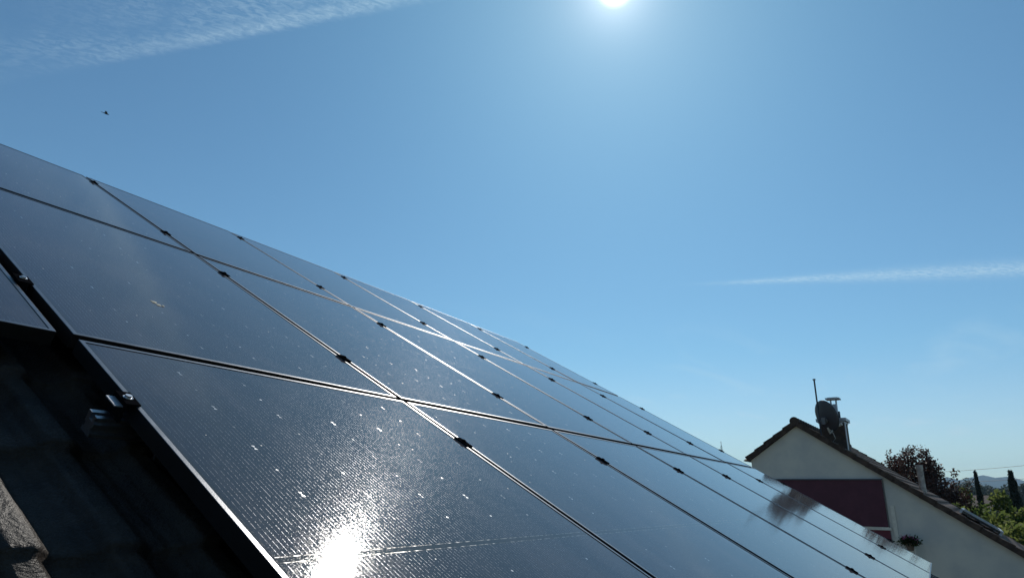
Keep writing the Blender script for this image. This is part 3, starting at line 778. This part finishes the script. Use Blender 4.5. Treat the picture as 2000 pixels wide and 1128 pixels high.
tree('green_tree', 'bushy yellow green tree beside the lower roof edge', 1925, 975, 32, 4.6, 5.2, M_leafg, 9000, .15, 31, lumps=40)
tree('green_tree', 'yellow green tree at the right picture edge, below the wide cypress', 1985, 962, 37, 4.6, 6.0, M_leafg, 9000, .15, 32, lumps=40)
tree('green_tree', 'small yellow green treetop next to the rusty brown shrub', 1886, 968, 42, 2.4, 4.2, M_leafg, 4500, .14, 33, lumps=22)
tree('green_tree', 'dark green bush under the yellow green tree, close behind the roof', 1938, 1022, 29, 3.2, 3.2, M_leafd, 5000, .14, 34, lumps=22)
tree('green_tree', 'light green bush at the right picture edge, low beside the roof', 1996, 1030, 28, 3.6, 4.6, M_leafg, 7000, .12, 35, lumps=34)
gx = [(1880, 944, 150, 9, 10, 'hazy grey green tree in the middle distance, left of the slender cypress'),
      (1898, 940, 175, 13, 12, 'broad hazy tree with a domed top left of the slender cypress'),
      (1932, 943, 165, 12, 11, 'hazy tree right of the slender cypress'),
      (1955, 950, 160, 11, 10, 'hazy tree between the two cypresses, the lower one'),
      (1997, 938, 150, 9, 12, 'hazy tree at the right picture edge behind the wide cypress'),
      (1866, 957, 190, 13, 9, 'low hazy tree beyond the rusty brown treetop'),
      (2030, 940, 170, 14, 13, 'hazy tree beyond the right picture edge')]
for i, (px, py, d, w_, h_, lb) in enumerate(gx[:6]):
    tree('distant_tree', lb, px, py, d*2.4, w_*2.1, h_*1.9, M_leafm, 9000, .62, 50+i, group='trees in the middle distance', lumps=30)
r_ = random.Random(5)
stuffP = []
for i in range(260):
    px = r_.uniform(1250, 2300); d = r_.uniform(260, 1500); p_ = at(px, 980, d); w_ = r_.uniform(5, 10); h_ = r_.uniform(6, 10)
    stuffP.append(blob_points(420, w_, w_, h_/2, 200+i, 12)+np.array([p_.x, p_.y, h_*.5]))
wd = leaves('woodland', np.concatenate(stuffP), 1.5, M_leafm, None, 9); wd['kind'] = 'stuff'; wd['label'] = 'distant woodland below the hills'

# small far house among the trees
p_ = at(1878, 963, 128); fh = empty('distant_house', 'tiny brown roofed house with white dormer among the hazy trees', 'house', (p_.x, p_.y, 0), (0, 0, HROT))
top = p_.z
b = MB(); b.box((-3.4, -2.5, 0), (3.4, 2.5, top-2.2)); b.build('wall', M_wall, fh)
b = MB(); b.prism([(-2.9, top-2.19), (2.9, top-2.19), (0, top-.25)], 0, -3.7, 3.7); b.build('roof', M_tile2, fh)
b = MB(); b.box((-1.5, -1.6, top-1.6), (-.3, -.2, top-.55)); b.box((-1.62, -1.75, top-.549), (-.18, .0, top-.45)); b.build('dormer', M_house2, fh)

# overhead wires, far lattice mast, bird
def wire(label, xa, ya, xb, yb, d, sag):
    A_, B_2 = at(xa, ya, d), at(xb, yb, d*.8); b_ = MB(); pts_ = []
    for i in range(25):
        t_ = i/24; p__ = A_.lerp(B_2, t_); p__.z -= sag*4*t_*(1-t_); pts_.append(p__)
    b_.tube(pts_, .028, 5); tag(b_.build('power_line', M_wire), label, 'power line', 'overhead wires')
wire('upper overhead wire crossing the sky at far right', 1700, 924, 2150, 891, 150, .6)
wire('lower overhead wire just above the distant mountains', 1700, 942, 2150, 921, 150, .6)

p_ = at(1408, 861, 420); hm = p_.z; bs = 2.6
rt = empty('radio_mast', 'faint thin lattice mast on the horizon above the panel edge', 'mast', (p_.x, p_.y, 0))
b = MB()
for a_ in range(4):
    x_, y_ = bs*math.cos(a_*math.pi/2+.4), bs*math.sin(a_*math.pi/2+.4); b.tube([(x_*2.2, y_*2.2, 0), (x_*.10, y_*.10, hm-2.5)], .09, 5)
for k_ in range(14):
    z_ = hm*(1-.88**k_)*.97; f_ = 2.2-(2.1*z_/(hm-2.5)); pts_ = [(bs*f_*math.cos(a_*math.pi/2+.4), bs*f_*math.sin(a_*math.pi/2+.4), z_) for a_ in range(5)]
    b.tube(pts_, .05, 4)
b.build('lattice', M_wire, rt)
b = MB(); b.tube([(0, 0, hm-2.6), (0, 0, hm)], .14, 6); b.build('antenna', M_wire, rt)

bp = at(207, 222, 34)
b = MB()
ax = Vector((.55, -.35, -.12)).normalized(); sd_ = Vector((.45, .75, .1)).normalized(); upv = Vector((0, 0, 1))
b.tube([ax*-.15, ax*-.09, ax*-.02, ax*.06, ax*.11, ax*.145], [.008, .018, .034, .030, .018, .004], 8)
for s_ in (-1, 1):
    w0, w1, w2 = sd_*.02*s_, sd_*.10*s_+upv*.075+ax*.03, sd_*.19*s_+upv*.06-ax*.04
    b.add([w0+ax*.06, w1+ax*.03, w2, w1-ax*.07, w0-ax*.05, w0+ax*.06-upv*.012, w1+ax*.03-upv*.008, w2-upv*.002, w1-ax*.07-upv*.004, w0-ax*.05-upv*.012],
          [(0, 1, 3, 4), (1, 2, 3), (5, 9, 8, 6), (6, 8, 7), (0, 5, 6, 1), (1, 6, 7, 2), (2, 7, 8, 3), (3, 8, 9, 4)])
b.add([ax*-.13+sd_*.03, ax*-.13-sd_*.03, ax*-.22-sd_*.035, ax*-.22+sd_*.035, ax*-.13+upv*.008], [(0, 1, 2, 3), (0, 4, 1), (1, 4, 2), (2, 4, 3), (3, 4, 0)])
tag(b.build('bird', M_bird, None, bp), 'small dark bird flying in the blue sky at upper left', 'bird')

# flower pot in front of the gable wall
fx_, fz_ = hw(1778, 1069, .35)
fp = empty('flower_pot', 'pink geraniums in a pot before the cream gable wall', 'flower pot', HO+Vector((math.cos(HROT)*fx_+math.sin(HROT)*.35, math.sin(HROT)*fx_-math.cos(HROT)*.35, fz_)), (0, 0, HROT))
b = MB(); b.tube([(0, 0, -.10), (0, 0, -.02), (0, 0, .14), (0, 0, .16), (0, 0, .17)], [.10, .12, .17, .185, .17], 20); b.build('pot', M_terra, fp)
r2 = np.random.RandomState(8); P_ = r2.normal(size=(900, 3))*np.array([.14, .12, .075])+np.array([0, 0, .22]); leaves('foliage', P_, .055, M_leafd, fp, 8)
cc = np.array([[-.17, 0, .36], [-.08, -.05, .40], [.02, 0, .37], [.16, 0, .31], [.22, -.02, .26], [-.20, .02, .30]]); P_ = (cc[r2.randint(0, 6, 420)]+r2.normal(size=(420, 3))*.035); leaves('blossom', P_, .035, M_pink, fp, 9, asp=1.0)
# its wall bracket / corner post
b = MB(); b.box((.13, -.02, -1.1), (.165, .30, -.01)); b.box((-.14, -.02, -.13), (.13, .30, -.105)); b.build('bracket', M_trim, fp)

fp.scale = (.64, .64, .64)

# ------------------------------------------------------------------ haze
HAZE = 1.2e-4
if HAZE:
    b = MB(); b.box((-7000, -7000, -1.0), (7000, 7000, 330)); hz = b.build('haze', M_wire)
    hm_ = bpy.data.materials.new('haze_air'); hm_.use_nodes = True; kk = NT(hm_.node_tree); kk.n.clear()
    pv = kk.node('ShaderNodeVolumePrincipled'); pv.inputs['Color'].default_value = (.50, .74, 1.0, 1); pv.inputs['Density'].default_value = HAZE; pv.inputs['Anisotropy'].default_value = .1
    ou = kk.node('ShaderNodeOutputMaterial'); kk.l.new(pv.outputs[0], ou.inputs['Volume'])
    hz.data.materials.clear(); hz.data.materials.append(hm_); hz['kind'] = 'stuff'; hz['label'] = 'thin blue haze over the far land'
